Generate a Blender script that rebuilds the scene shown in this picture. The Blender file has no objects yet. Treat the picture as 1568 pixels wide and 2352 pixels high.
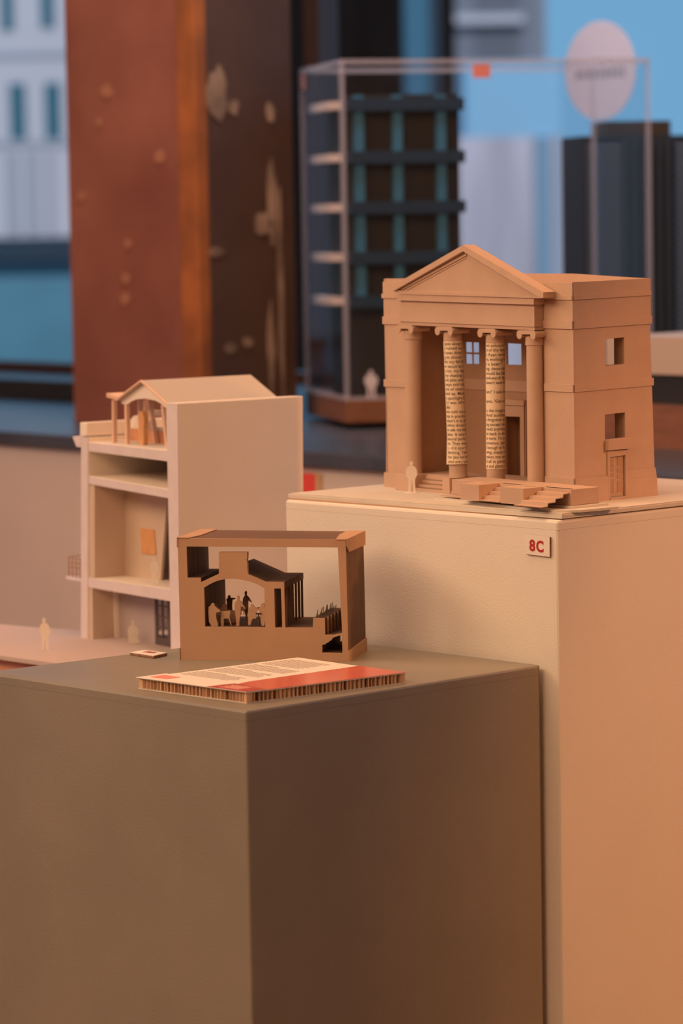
import bpy, bmesh, math, random
from mathutils import Vector, Matrix
from mathutils.geometry import tessellate_polygon
random.seed(7)
C = bpy.context.scene.collection
S = bpy.context.scene

# ------------------------------------------------------------------ camera
YAW, PITCH, ROLL, FPX = 0.8082, 0.0903, 0.0171, 7350.0
fw = Vector((math.cos(YAW)*math.cos(PITCH), math.sin(YAW)*math.cos(PITCH), -math.sin(PITCH)))
r0 = Vector((math.sin(YAW), -math.cos(YAW), 0)); u0 = r0.cross(fw)
rt = math.cos(ROLL)*r0 - math.sin(ROLL)*u0
upv = math.cos(ROLL)*u0 + math.sin(ROLL)*r0
cam = bpy.data.cameras.new('camera'); co = bpy.data.objects.new('camera', cam); C.objects.link(co)
M = Matrix((rt, upv, -fw)).transposed().to_4x4(); M.translation = Vector((-2.41723, -2.69322, 1.55364))
co.matrix_world = M
cam.sensor_fit = 'VERTICAL'; cam.sensor_height = 36; cam.sensor_width = 24
cam.lens = FPX/2352*36
cam.clip_start = 0.1; cam.clip_end = 600
cam.dof.use_dof = True; cam.dof.focus_distance = 3.99; cam.dof.aperture_fstop = 4.9
S.camera = co

# ------------------------------------------------------------------ view, sky, sun, lights
S.view_settings.view_transform = 'Standard'; S.view_settings.look = 'None'
S.view_settings.exposure = 0.0; S.view_settings.gamma = 1.0; S.view_settings.use_curve_mapping = False
S.cycles.max_bounces = 8; S.cycles.transparent_max_bounces = 16
S.cycles.use_denoising = True
S.cycles.sample_clamp_indirect = 4.0
w = bpy.data.worlds.new('dusk_sky'); S.world = w; w.use_nodes = True
bg = w.node_tree.nodes['Background']; bg.inputs[0].default_value = (0.21, 0.47, 0.74, 1); bg.inputs[1].default_value = 0.85

def aim(o, target):
    d = Vector(target) - Vector(o.location)
    o.rotation_euler = d.to_track_quat('-Z', 'Y').to_euler()
def light(name, kind, loc, target, energy, color, **kw):
    l = bpy.data.lights.new(name, kind); l.energy = energy; l.color = color
    for k, v in kw.items(): setattr(l, k, v)
    o = bpy.data.objects.new(name, l); C.objects.link(o); o.location = loc; aim(o, target); return o
light('street_sun', 'SUN', (0, 0, 30), (9, 12, 18), 2.2, (1, .88, .86), angle=math.radians(6))
PH = math.radians(-3)        # the room is turned by this; n runs to the window, v to the left
Nn = Vector((math.cos(PH), math.sin(PH), 0)); Vv = Vector((-math.sin(PH), math.cos(PH), 0))
def room(n, v, z): return Nn*n + Vv*v + Vector((0, 0, z))
WARM = (1.0, 0.62, 0.35); AMBER = (1.0, 0.40, 0.125)
KEY = (1.0, .635, .37)
light('ceiling_key_lamp', 'AREA', (-2.7, -0.35, 3.1), (0.45, 0.25, 1.1), 71, KEY, shape='RECTANGLE', size=2.4, size_y=1.5)
light('ceiling_left_lamp', 'AREA', (-1.7, 2.1, 3.2), (0.45, 0.3, 1.1), 81, KEY, shape='RECTANGLE', size=2.4, size_y=1.5)
light('top_fill_light', 'AREA', (0.1, 0.4, 3.3), (0.25, 0.35, 1.0), 17, (1.0, .70, .46), shape='RECTANGLE', size=1.0, size_y=1.0)  # added fill that lifts the top surfaces, no known lamp
light('side_wall_fill', 'AREA', (0.9, 0.15, 3.25), (0.75, 0.9, 0.6), 20, AMBER, shape='RECTANGLE', size=1.2, size_y=0.8)  # added amber fill for the white model's side wall
light('plinth_spot', 'SPOT', (1.9, -2.6, 2.6), (1.12, -0.03, 0.98), 225, AMBER, spot_size=math.radians(29), spot_blend=0.6, shadow_soft_size=0.10)
light('ceiling_front_lamp', 'AREA', (-2.6, -3.6, 3.25), (0.2, 0.0, 0.6), 27, AMBER, shape='RECTANGLE', size=2.0, size_y=2.0)
light('sign_fill_light', 'AREA', room(1.7, 2.2, 3.3), room(3.2, 2.65, 1.85), 44, (1.0, .88, .90), shape='RECTANGLE', size=.5, size_y=.5)  # added fill aimed at the round sign, also lifts column and case
light('side_window_daylight', 'AREA', (-1.4, 4.4, 1.8), (0.3, 0.2, 1.1), 14, (0.78, 0.68, 1.0), shape='RECTANGLE', size=3.6, size_y=2.4)

# ------------------------------------------------------------------ helpers
def srgb(r, g, b):
    f = lambda c: (c/12.92 if c <= .04045 else ((c+.055)/1.055)**2.4)
    return (f(r/255), f(g/255), f(b/255), 1)
def mat(name, col, rough=.7, var=.0, scale=40, bump=0, bscale=200, metal=0, spec=.5, col2=None, stretch=(1, 1, 1), lo=.35, hi=.65, speck=0):
    m = bpy.data.materials.new(name); m.use_nodes = True; nt = m.node_tree; N = nt.nodes; L = nt.links
    b = N['Principled BSDF']; b.inputs['Roughness'].default_value = rough; b.inputs['Metallic'].default_value = metal
    b.inputs['Specular IOR Level'].default_value = spec
    col = tuple(col[:3]) + (1,)
    b.inputs['Base Color'].default_value = col
    tc = N.new('ShaderNodeTexCoord'); mp = N.new('ShaderNodeMapping'); mp.inputs['Scale'].default_value = stretch
    L.new(tc.outputs['Object'], mp.inputs['Vector'])
    if var or col2:
        nz = N.new('ShaderNodeTexNoise'); nz.inputs['Scale'].default_value = scale; nz.inputs['Detail'].default_value = 4
        L.new(mp.outputs[0], nz.inputs['Vector'])
        cr = N.new('ShaderNodeValToRGB'); cr.color_ramp.elements[0].position = lo; cr.color_ramp.elements[1].position = hi
        c2 = col2 if col2 else tuple(min(1, c*(1+var)) for c in col[:3])
        c1 = col if col2 else tuple(c*(1-var) for c in col[:3])
        cr.color_ramp.elements[0].color = tuple(c1[:3]) + (1,); cr.color_ramp.elements[1].color = tuple(c2[:3]) + (1,)
        L.new(nz.outputs['Fac'], cr.inputs[0]); out = cr.outputs[0]
        if speck:
            n2 = N.new('ShaderNodeTexNoise'); n2.inputs['Scale'].default_value = 900; n2.inputs['Detail'].default_value = 2
            L.new(tc.outputs['Object'], n2.inputs['Vector'])
            r2 = N.new('ShaderNodeValToRGB'); r2.color_ramp.elements[0].position = .36; r2.color_ramp.elements[1].position = .5
            r2.color_ramp.elements[0].color = (1-speck, 1-speck, 1-speck, 1); r2.color_ramp.elements[1].color = (1, 1, 1, 1)
            L.new(n2.outputs['Fac'], r2.inputs[0])
            mx = N.new('ShaderNodeMix'); mx.data_type = 'RGBA'; mx.blend_type = 'MULTIPLY'; mx.inputs[0].default_value = 1
            L.new(out, mx.inputs[6]); L.new(r2.outputs[0], mx.inputs[7]); out = mx.outputs[2]
        L.new(out, b.inputs['Base Color'])
    if bump:
        nb = N.new('ShaderNodeTexNoise'); nb.inputs['Scale'].default_value = bscale; nb.inputs['Detail'].default_value = 3
        L.new(mp.outputs[0], nb.inputs['Vector'])
        bp = N.new('ShaderNodeBump'); bp.inputs['Strength'].default_value = bump; bp.inputs['Distance'].default_value = .001
        L.new(nb.outputs['Fac'], bp.inputs['Height']); L.new(bp.outputs[0], b.inputs['Normal'])
    return m
def clear_mat(name, tint=(1, 1, 1), fac=.93, rough=.02):
    m = bpy.data.materials.new(name); m.use_nodes = True; nt = m.node_tree; N = nt.nodes; L = nt.links
    N.remove(N['Principled BSDF']); o = N['Material Output']
    t = N.new('ShaderNodeBsdfTransparent'); t.inputs[0].default_value = tuple(tint) + (1,)
    g = N.new('ShaderNodeBsdfGlossy'); g.inputs['Roughness'].default_value = rough
    mx = N.new('ShaderNodeMixShader'); lw = N.new('ShaderNodeLayerWeight'); lw.inputs['Blend'].default_value = .5
    pw = N.new('ShaderNodeMath'); pw.operation = 'POWER'; pw.inputs[1].default_value = 5
    mt = N.new('ShaderNodeMath'); mt.operation = 'MULTIPLY_ADD'; mt.inputs[1].default_value = .12; mt.inputs[2].default_value = 1-fac
    L.new(lw.outputs['Facing'], pw.inputs[0]); L.new(pw.outputs[0], mt.inputs[0]); L.new(mt.outputs[0], mx.inputs[0])
    L.new(t.outputs[0], mx.inputs[1]); L.new(g.outputs[0], mx.inputs[2]); L.new(mx.outputs[0], o.inputs[0])
    return m

class MB:
    def __init__(s): s.v = []; s.f = []
    def add(s, vs, fs):
        k = len(s.v); s.v += [tuple(x) for x in vs]; s.f += [tuple(i+k for i in f) for f in fs]; return s
    def box(s, x0, x1, y0, y1, z0, z1, fn=None):
        fn = fn or (lambda x, y, z: (x, y, z))
        return s.add([fn(x, y, z) for z in (z0, z1) for x, y in ((x0, y0), (x1, y0), (x1, y1), (x0, y1))],
                     [(0, 3, 2, 1), (4, 5, 6, 7), (0, 1, 5, 4), (1, 2, 6, 5), (2, 3, 7, 6), (3, 0, 4, 7)])
    def prism(s, loops, fn, d0, d1):
        """loops[0] outline, others holes, as (p,q) points; fn(p,q,d) -> point"""
        if not isinstance(loops[0][0], (tuple, list)): loops = [loops]
        flat = [p for l in loops for p in l]; n = len(flat)
        tris = tessellate_polygon([[Vector((p[0], p[1], 0)) for p in l] for l in loops])
        vs = [fn(p[0], p[1], d0) for p in flat] + [fn(p[0], p[1], d1) for p in flat]
        fs = [tuple(t) for t in tris] + [tuple(i+n for i in reversed(t)) for t in tris]
        k = 0
        for l in loops:
            m = len(l)
            for i in range(m):
                a, b = k+i, k+(i+1) % m; fs.append((a, b, b+n, a+n))
            k += m
        return s.add(vs, fs)
    def tube(s, pts, r, seg=10, caps=True):
        pts = [Vector(p) for p in pts]; rr = r if isinstance(r, (list, tuple)) else [r]*len(pts); rings = []
        for i, p in enumerate(pts):
            t = (pts[min(i+1, len(pts)-1)] - pts[max(i-1, 0)]).normalized()
            a = t.cross(Vector((0, 0, 1)) if abs(t.z) < .9 else Vector((1, 0, 0))).normalized(); b = t.cross(a)
            rings.append([p + rr[i]*(math.cos(2*math.pi*j/seg)*a + math.sin(2*math.pi*j/seg)*b) for j in range(seg)])
        vs = [q for g in rings for q in g]; fs = []
        for i in range(len(pts)-1):
            for j in range(seg):
                k = (j+1) % seg; fs.append((i*seg+j, i*seg+k, (i+1)*seg+k, (i+1)*seg+j))
        if caps: fs += [tuple(range(seg)), tuple(range((len(pts)-1)*seg, len(pts)*seg))]
        return s.add(vs, fs)
    def build(s, name, m, parent=None, bevel=0, smooth=False, loc=None, rz=0):
        me = bpy.data.meshes.new(name); me.from_pydata(s.v, [], s.f); me.update()
        bm = bmesh.new(); bm.from_mesh(me); bmesh.ops.recalc_face_normals(bm, faces=bm.faces); bm.to_mesh(me); bm.free()
        o = bpy.data.objects.new(name, me); C.objects.link(o)
        if m: me.materials.append(m)
        if parent: o.parent = parent
        if loc is not None: o.location = loc
        o.rotation_euler = (0, 0, rz)
        if bevel:
            b = o.modifiers.new('bevel', 'BEVEL'); b.width = bevel; b.segments = 2; b.limit_method = 'ANGLE'; b.angle_limit = math.radians(50)
        if smooth:
            for p in me.polygons: p.use_smooth = True
            try:
                me.set_sharp_from_angle(angle=math.radians(40))
            except Exception: pass
        return o
def tag(o, label=None, cat=None, group=None, kind=None):
    if label: o['label'] = label
    if cat: o['category'] = cat
    if group: o['group'] = group
    if kind: o['kind'] = kind
    return o
def empty(name, loc, label, cat, rz=0, group=None):
    o = bpy.data.objects.new(name, None); C.objects.link(o); o.location = loc; o.rotation_euler = (0, 0, rz)
    o.empty_display_size = .02
    return tag(o, label, cat, group)
def struct(o): o['kind'] = 'structure'; return o
_tc = {}
def text_tris(body, size, bold=0.0, shear=0.0):
    """a line of lettering as a flat triangle mesh: (verts2d, faces)"""
    key = (body, size, bold)
    if key in _tc: return _tc[key]
    cu = bpy.data.curves.new('letters', 'FONT'); cu.body = body; cu.size = size; cu.offset = bold; cu.resolution_u = 3
    o = bpy.data.objects.new('letters', cu); C.objects.link(o)
    dg = bpy.context.evaluated_depsgraph_get(); me = bpy.data.meshes.new_from_object(o.evaluated_get(dg))
    r = ([(v.co.x, v.co.y) for v in me.vertices], [tuple(p.vertices) for p in me.polygons])
    bpy.data.objects.remove(o); bpy.data.curves.remove(cu); bpy.data.meshes.remove(me)
    _tc[key] = r; return r
def put_text(mb, body, size, fn, x, y, bold=0.0, xs=1.0, width=None, split=None):
    v, f = text_tris(body, size, bold)
    if not v: return
    x0 = min(p[0] for p in v); x1 = max(p[0] for p in v)
    if width: xs = width/(x1-x0)
    mb.add([fn(x + (p[0]-x0)*xs, y + p[1]) for p in v], f)

# ------------------------------------------------------------------ materials
paint_cream = mat('cream_wall_paint', (.80, .735, .66), .62, var=.02, scale=6, bump=.35, bscale=420)
paint_grey = mat('grey_plinth_paint', (.255, .226, .186), .42, var=.06, scale=5, bump=.35, bscale=420)
paint_terra = mat('terracotta_plinth_paint', (.72, .36, .24), .6, var=.03, scale=8, bump=.2, bscale=300)
board = mat('brown_cardboard', (.56, .38, .280), .78, var=.035, scale=25, bump=.12, bscale=700, speck=.05)
board_shaded = mat('shaded_cardboard', (.46, .285, .19), .82, var=.04, scale=25, bump=.12, bscale=700, speck=.05)  # the same brown board, with interior shade put into its colour
board_pale = mat('pale_cardboard', (.66, .60, .525), .75, var=.03, scale=20, speck=.04)
kraft = mat('kraft_card', (.50, .31, .20), .78, var=.03, scale=30, bump=.05, bscale=700, speck=.04)
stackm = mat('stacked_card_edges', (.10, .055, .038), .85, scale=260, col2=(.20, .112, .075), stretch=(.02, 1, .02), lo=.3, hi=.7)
foam = mat('white_foamboard', (.83, .74, .66), .7, var=.02, scale=14)
foam_edge = mat('foamboard_cut_edge', (.69, .61, .64), .7, var=.03, scale=40)
balsa = mat('balsa_wood', (.76, .50, .36), .6, var=.08, scale=60, stretch=(1, 1, .1))
balsa_red = mat('reddish_veneer', (.62, .30, .17), .6, var=.1, scale=50)
amber = mat('amber_card', (.66, .33, .14), .6, var=.06, scale=60)
paper = mat('book_page_paper', (.83, .66, .47), .75, var=.03, scale=30)
white_card = mat('white_card', (.84, .76, .70), .6, var=.01, scale=20)
ink = mat('black_ink', (.07, .05, .045), .7)
inkg = mat('grey_ink', (.30, .24, .21), .7)
red = mat('red_print', (.44, .03, .03), .5)
red_gloss = mat('glossy_red_print', (.70, .165, .12), .22, spec=.5)
dark = mat('dark_void_card', (.06, .04, .03), .9)
rust = mat('rusty_steel', (.21, .062, .032), .6, scale=3.2, col2=(.33, .115, .065), lo=.3, hi=.7, metal=.15, bump=.6, bscale=60)
ledge_m = mat('dark_slate_ledge', (.05, .055, .065), .32, var=.15, scale=10, spec=.5)
frame_m = mat('black_window_frame', (.03, .033, .038), .4)
wood = mat('brown_wood_base', (.22, .085, .04), .5, var=.15, scale=14, stretch=(1, 1, 5))
navy = mat('dark_blue_model_paint', (.006, .03, .06), .5)
teal = mat('teal_model_post', (.035, .16, .26), .5)
blk = mat('black_model_card', (.015, .014, .016), .6)
acryl = clear_mat('clear_acrylic', (.97, .975, .98), .985)
acryl_edge = mat('acrylic_edge', (.62, .58, .66), .25)
_n = acryl_edge.node_tree.nodes; _t = _n.new('ShaderNodeBsdfTransparent'); _m = _n.new('ShaderNodeMixShader'); _m.inputs[0].default_value = .70
acryl_edge.node_tree.links.new(_n['Principled BSDF'].outputs[0], _m.inputs[1]); acryl_edge.node_tree.links.new(_t.outputs[0], _m.inputs[2]); acryl_edge.node_tree.links.new(_m.outputs[0], _n['Material Output'].inputs[0])
glass = clear_mat('window_glass', (.96, .98, 1), .99)
floor_m = mat('brown_floor', (.30, .17, .10), .5, var=.1, scale=3)
plaster = mat('gallery_plaster', (.72, .62, .52), .8, var=.02, scale=3)

# ------------------------------------------------------------------ room (n runs to the window, v to the left)
def rbox(n0, n1, v0, v1, z0, z1, mb=None): return (mb or MB()).box(n0, n1, v0, v1, z0, z1)
def rb(mb, name, m, parent=None, **k):      # the room parts live in a frame turned by PH
    return mb.build(name, m, parent, rz=(0 if parent else PH), **k)
struct(rb(rbox(-6, 3.7, -5, 8, -.1, 0), 'floor', floor_m))
struct(rb(rbox(-6, 3.7, -5, 8, 3.4, 3.5), 'ceiling', plaster))
struct(rb(rbox(-6, 3.7, -5.1, -5, 0, 3.4), 'wall_right', plaster))
struct(rb(rbox(-6, 3.7, 8, 8.1, 0, 3.4), 'wall_left', plaster))
struct(rb(rbox(-6.1, -6, -5.1, 8.1, 0, 3.4), 'wall_front', plaster))
LZ = 1.12
struct(rb(rbox(1.66, 1.76, -5, 8, 0, LZ-.03), 'wall_back', mat('low_wall_paint', (.66, .585, .54), .7, var=.03, scale=3)))
struct(rb(rbox(1.64, 3.30, -5, 8, LZ-.03, LZ), 'trim_1', ledge_m, bevel=.004))
# window: frames and panes
wf_ = MB()
for v0, v1 in ((-5, -4.9), (-.62, -.54), (3.725, 3.785), (7.9, 8)):
    wf_.box(3.30, 3.37, v0, v1, LZ, 3.4)
wf_.box(3.30, 3.38, -5, 8, LZ-.06, LZ+.03); wf_.box(3.30, 3.38, -5, 8, 3.3, 3.4)
W1 = struct(rb(wf_, 'window_1', mat('bronze_window_frame', (.10, .055, .045), .4)))
rb(MB().box(3.33, 3.337, -5, 8, LZ, 3.35), 'pane', glass, W1)
o = rb(MB().box(2.44, 2.52, 3.02, 6, LZ, LZ+.047), 'black_bar', frame_m, bevel=.003)
tag(o, 'low black bar lying along the ledge left of the steel column', 'bar')

# white round sign on the glass
t = empty('round_window_sign', room(3.285, 2.665, 1.907), 'white round sign stuck on the window glass with a grey line of lettering', 'sign', rz=PH)
mb = MB(); mb.prism([(.119*math.cos(a*math.pi/32), .119*math.sin(a*math.pi/32)) for a in range(64)], lambda p, q, d: (d, p, q), 0, .002)
vm = mat('translucent_white_vinyl', (.85, .80, .84), .6); _n = vm.node_tree.nodes; _t = _n.new('ShaderNodeBsdfTranslucent'); _t.inputs[0].default_value = (.95, .86, .92, 1)
_m = _n.new('ShaderNodeMixShader'); _m.inputs[0].default_value = .5
vm.node_tree.links.new(_n['Principled BSDF'].outputs[0], _m.inputs[1]); vm.node_tree.links.new(_t.outputs[0], _m.inputs[2]); vm.node_tree.links.new(_m.outputs[0], _n['Material Output'].inputs[0])
mb.build('disc', vm, t)
mb = MB(); x = -.085
for k in range(9):
    ww = random.choice((.012, .014, .018)); mb.box(-.001, 0, x, x+ww, -.018, .004); x += ww+.005
mb.build('lettering', mat('faded_blue_lettering', (.36, .36, .45), .6), t)

# rusty steel column
col = empty('steel_column', room(1.93, 2.53, 0), 'tall rusty steel column with orange corner and worn paint, before the window', 'column', rz=PH)
rust2 = mat('worn_dark_steel', (.045, .017, .010), .6, scale=2.4, col2=(.095, .046, .022), lo=.3, hi=.7, bump=.5, bscale=50)
orange = mat('orange_rust_corner', (.30, .088, .014), .6, var=.35, scale=6)
chip = mat('chipped_pale_paint', (.24, .155, .10), .7, var=.4, scale=9)
chip2 = mat('orange_rivet_paint', (.36, .15, .075), .6)
MB().box(0, .012, 0, .45, 0, 3.4).build('flange', rust, col)
MB().box(.0, .262, -.012, 0, 0, 3.4).build('web', rust2, col)
MB().box(-.003, .028, -.0145, .050, 0, 3.4).build('corner_strip', orange, col, bevel=.003)
MB().box(.012, .262, 0, .45, 0, 3.39).build('core', rust2, col)
def blob(mb, cy, cz, ry, rz_, fn):
    k = 14; p = [(cy+ry*math.cos(2*math.pi*i/k)*random.uniform(.75, 1.2), cz+rz_*math.sin(2*math.pi*i/k)*random.uniform(.75, 1.2)) for i in range(k)]
    mb.prism(p, fn, 0, .002)
DOTS = []

# ------------------------------------------------------------------ display plinths
def plinth(name, foot, top, m, label, bev=.003):
    o = Vector((foot[0][0], foot[0][1], 0)); t = empty(name, o, label, 'plinth')
    f = lambda p, q, d: (p-o.x, q-o.y, d)
    cx = sum(p[0] for p in foot)/4; cy = sum(p[1] for p in foot)/4
    out_ = [(p[0]-(cx-p[0])*.0004, p[1]-(cy-p[1])*.0004) for p in foot]
    jm = mat(name+'_joint', tuple(c*.62 for c in m.node_tree.nodes['Principled BSDF'].inputs['Base Color'].default_value[:3]), .8)
    MB().prism(foot, f, 0, top).build('body', m, t, bevel=bev)
    MB().prism(out_, f, top-.0122, top-.0118).build('joint_line', jm, t)
    return t
plinth('display_plinth', [(0, 0), (.4919, -.0024), (.4985, .4659), (.0046, .4931)], 1.0, paint_grey, 'grey-brown painted display plinth at the front, lower than the cream one')
plinth('display_plinth', [(.4999, -.0269), (1.02, -.0269), (1.02, .4775), (.5069, .4775)], 1.1812, paint_cream, 'cream painted display plinth, tallest, under the temple front model', .0035)
plinth('display_plinth', [(.385, .60), (.78, .60), (.545, 1.36), (.385, 1.36)], .938, paint_terra, 'terracotta painted display plinth behind, under the white building model')
o = MB().prism([(0, 0), (.44, 0), (.27, .42), (.235, .56), (.215, .70), (.205, 1.2), (0, 1.2)], lambda p, q, d: (p, q, d), 0, .006).build('base_board', mat('pink_white_board', (.55, .44, .42), .7), None, loc=(.3675, .585, .938))
tag(o, 'pinkish white base board under the white building model', 'board')

# baseboard of the temple model
t = empty('corrugated_board', (.508, -.0265, 1.1812), 'large pale cardboard base board on the cream plinth, under the temple', 'board')
MB().box(.004, .47, .004, .502, 0, .0016).build('lower_sheet', board_shaded, t)
MB().prism([(0, 0), (.48, -.004), (.48, .505), (.009, .509)], lambda p, q, d: (p, q, d), .0014, .0066).build('middle_sheet', board_pale, t, bevel=.0006)
MB().prism([(.001, .001), (.48, -.003), (.48, .505), (.011, .506)], lambda p, q, d: (p, q, d), .0068, .008).build('top_sheet', board_pale, t)

# ------------------------------------------------------------------ temple model
T = 1.1892
TO = Vector((.6216, .0542, T)); E1 = Vector((.11662, .99318, 0)); E2 = Vector((.99944, -.03335, 0))
def tp(a, b, w): return E1*a + E2*b + Vector((0, 0, w))
def F(p, q, d): return tp(p, d, q)             # outline in the front plane, depth b
def Sd(p, q, d): return tp(d, p, q)            # outline in the side plane
def Hz(p, q, d): return tp(p, q, d)            # outline in plan
TM = empty('temple_model', TO, 'brown cardboard model of a temple front with four columns and pediment', 'architectural model')
H = .2835
# front wings, splayed a little at the foot like the hand-made original
MB().prism([(.0565, 0), (0, 0), (0, H), (.0565, H-.0005)], F, 0, .003).build('front_wall', board, TM)
MB().prism([(.394, 0), (.334, 0), (.334, .2858), (.388, .2866)], F, 0, .003).build('front_wall', board, TM)
side = [(.0031, 0), (.1528, 0), (.1505, .033), (.144, .227), (.1430, .2846), (.0031, H)]
win_u = [(.0593, .1742), (.0945, .1752), (.0948, .2098), (.0595, .2086)]
win_l = [(.0568, .0790), (.0948, .0800), (.0951, .1124), (.0572, .1116)]
doorh = [(.0632, .001), (.0937, .001), (.0937, .059), (.0632, .0582)]
MB().prism([side, win_u, win_l, doorh], Sd, 0, .003).build('side_wall', board, TM)
MB().prism([(0, 0), (.15, 0), (.143, .286), (0, .286)], Sd, .389, .392).build('side_wall', board, TM)
# window linings and interior walls
mb = MB()
mb.prism([(.0595, .174), (.0655, .174), (.0625, .209), (.0595, .209)], Sd, .001, .028)
lin = MB(); lin.prism([(.0948, .1725), (.0965, .1725), (.0965, .2115), (.0948, .2115)], Sd, .003, .020)
lin.prism([(.0575, .1725), (.0967, .1725), (.0967, .1740), (.0575, .1740)], Sd, .003, .020)
lin.prism([(.0575, .2105), (.0967, .2105), (.0967, .2120), (.0575, .2120)], Sd, .003, .020)
lin.build('window_lining', board_shaded, TM); lin = MB(); lin.prism([(.0950, .0775), (.0967, .0775), (.0967, .1145), (.0950, .1145)], Sd, .003, .020)
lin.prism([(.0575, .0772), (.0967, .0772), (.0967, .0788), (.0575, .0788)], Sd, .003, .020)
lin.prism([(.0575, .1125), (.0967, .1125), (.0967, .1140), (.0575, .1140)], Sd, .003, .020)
lin.build('window_lining', board_shaded, TM)
MB().prism([(0, 0), (.07, 0), (.07, .225), (0, .225)], Sd, .3335, .336).build('loggia_side_wall', board_shaded, TM)
MB().prism([(0, 0), (.07, 0), (.07, .225), (0, .225)], Sd, .0555, .058).build('loggia_side_wall', board_shaded, TM)
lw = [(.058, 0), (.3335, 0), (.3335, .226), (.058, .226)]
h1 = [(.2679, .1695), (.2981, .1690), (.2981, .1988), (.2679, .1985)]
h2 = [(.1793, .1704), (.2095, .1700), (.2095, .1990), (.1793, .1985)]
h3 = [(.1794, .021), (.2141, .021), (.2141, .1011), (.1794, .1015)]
MB().prism([lw, h1, h2, h3], F, .070, .073).build('loggia_back_wall', board_shaded, TM)
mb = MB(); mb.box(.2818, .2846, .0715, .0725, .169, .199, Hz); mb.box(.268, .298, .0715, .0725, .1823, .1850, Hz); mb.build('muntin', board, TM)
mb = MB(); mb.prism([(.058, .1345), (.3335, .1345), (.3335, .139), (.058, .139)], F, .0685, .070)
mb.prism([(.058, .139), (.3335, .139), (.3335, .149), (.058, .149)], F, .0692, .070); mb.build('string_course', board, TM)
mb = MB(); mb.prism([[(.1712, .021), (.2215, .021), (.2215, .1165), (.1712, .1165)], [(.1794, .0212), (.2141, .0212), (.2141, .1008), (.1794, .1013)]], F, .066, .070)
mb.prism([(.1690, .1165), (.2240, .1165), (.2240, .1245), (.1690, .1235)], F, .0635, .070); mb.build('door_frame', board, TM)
MB().prism([(.0655, .021), (.0675, .021), (.0690, .118), (.0665, .118)], lambda p, q, d: tp(d, p, q), .1675, .1690).build('door_leaf', board_shaded, TM)
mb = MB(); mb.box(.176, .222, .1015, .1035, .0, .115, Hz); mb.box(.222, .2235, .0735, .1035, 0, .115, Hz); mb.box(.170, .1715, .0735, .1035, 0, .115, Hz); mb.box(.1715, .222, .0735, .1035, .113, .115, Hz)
mb.build('vestibule', board_shaded, TM)
# ceiling of the porch, roof sheet, back parapet
MB().box(.057, .335, -.015, .07, .2235, .2255, Hz).build('porch_ceiling', board_shaded, TM)
MB().box(.003, .389, .003, .143, .262, .2645, Hz).build('roof_sheet', board_shaded, TM)
MB().prism([(.392, .225), (0, .225), (0, .2846), (.06, .2868), (.15, .2905), (.392, .2905)], F, .1405, .1435).build('back_parapet', board, TM)
# applied bands
def band(name, w0, w1, t, dw=0, ext=0):
    mb = MB()
    mb.prism([(.0565, w0), (-t, w0), (-t, w1), (.0565, w1)], F, -t, 0)
    mb.prism([(-t, w0), (.1528-(w0+w1)/2*.034+.001, w0+.002), (.1528-(w0+w1)/2*.034+.001, w1+.002), (-t, w1)], Sd, -t, 0); mb.build(name, board, TM); mb = MB()
    mb.prism([(.392+t+ext, w0+dw), (.3345, w0+dw), (.3345, w1+dw), (.392+t+ext, w1+dw)], F, -t, 0)
    return mb.build(name, board, TM)
band('parapet_band', .2607, .2830, .0012, -.001)
band('parapet_fillet', .2607, .2668, .0022, -.001, .001)
band('cornice_band', .2237, .2340, .0022, .0005)
band('string_course', .1430, .1528, .0018, -.0045)
band('cornice_fillet', .2340, .2600, .0006, 0)
mb = MB()
mb.prism([(.0565, 0), (-.002, 0), (-.002, .0325), (.0565, .0325)], F, -.002, 0)
mb.prism([(-.002, 0), (.0600, 0), (.0600, .0320), (-.002, .0325)], Sd, -.002, 0); mb.build('base_band', board, TM); mb = MB()
mb.prism([(.396, 0), (.340, 0), (.340, .0200), (.396, .0200)], F, -.0022, 0)
mb.build('base_band', board, TM); mb = MB()
mb.prism([(.0972, 0), (.1545, 0), (.1525, .0255), (.0972, .0265)], Sd, -.0022, 0)
mb.prism([(.0972, .0265), (.1530, .0255), (.1510, .0370), (.0972, .0370)], Sd, -.0014, 0)
mb.build('base_band', board, TM)
# side entrance
d = MB(); d.prism([[(.0600, .0), (.0972, .0), (.0972, .0640), (.0600, .0640)], [(.0638, .003), (.0930, .003), (.0930, .0570), (.0638, .0562)]], Sd, -.0022, 0); d.build('door_surround', board, TM)
dl = MB(); dl.box(.0015, .0025, .0638, .0780, .004, .0575, Hz); sd = dl.build('door', board, TM)
dl = MB(); dl.box(.0015, .0025, .0786, .0932, .004, .0575, Hz); sd2 = dl.build('door', board, TM)
mb = MB()
for k in range(4): mb.box(.0008, .0016, .0660+.0002*k, .0742, .0300+k*.0064, .0345+k*.0064, Hz)
mb.box(.0008, .0016, .0660, .0742, .0085, .0260, Hz); mb.build('door_panel', board_shaded, sd)
mb = MB()
for z0, z1 in ((.009, .024), (.0265, .0330), (.035, .0415), (.0435, .0545)): mb.box(.0008, .0016, .0806, .0910, z0, z1, Hz)
mb.build('door_panel', board_shaded, sd2)
MB().box(-.0065, 0, .0572, .1016, .0652, .0785, Hz).build('door_lintel', board, TM, bevel=.0004)
MB().box(-.004, 0, .0632, .0937, 0, .0035, Hz).build('door_step', board, TM)
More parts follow.
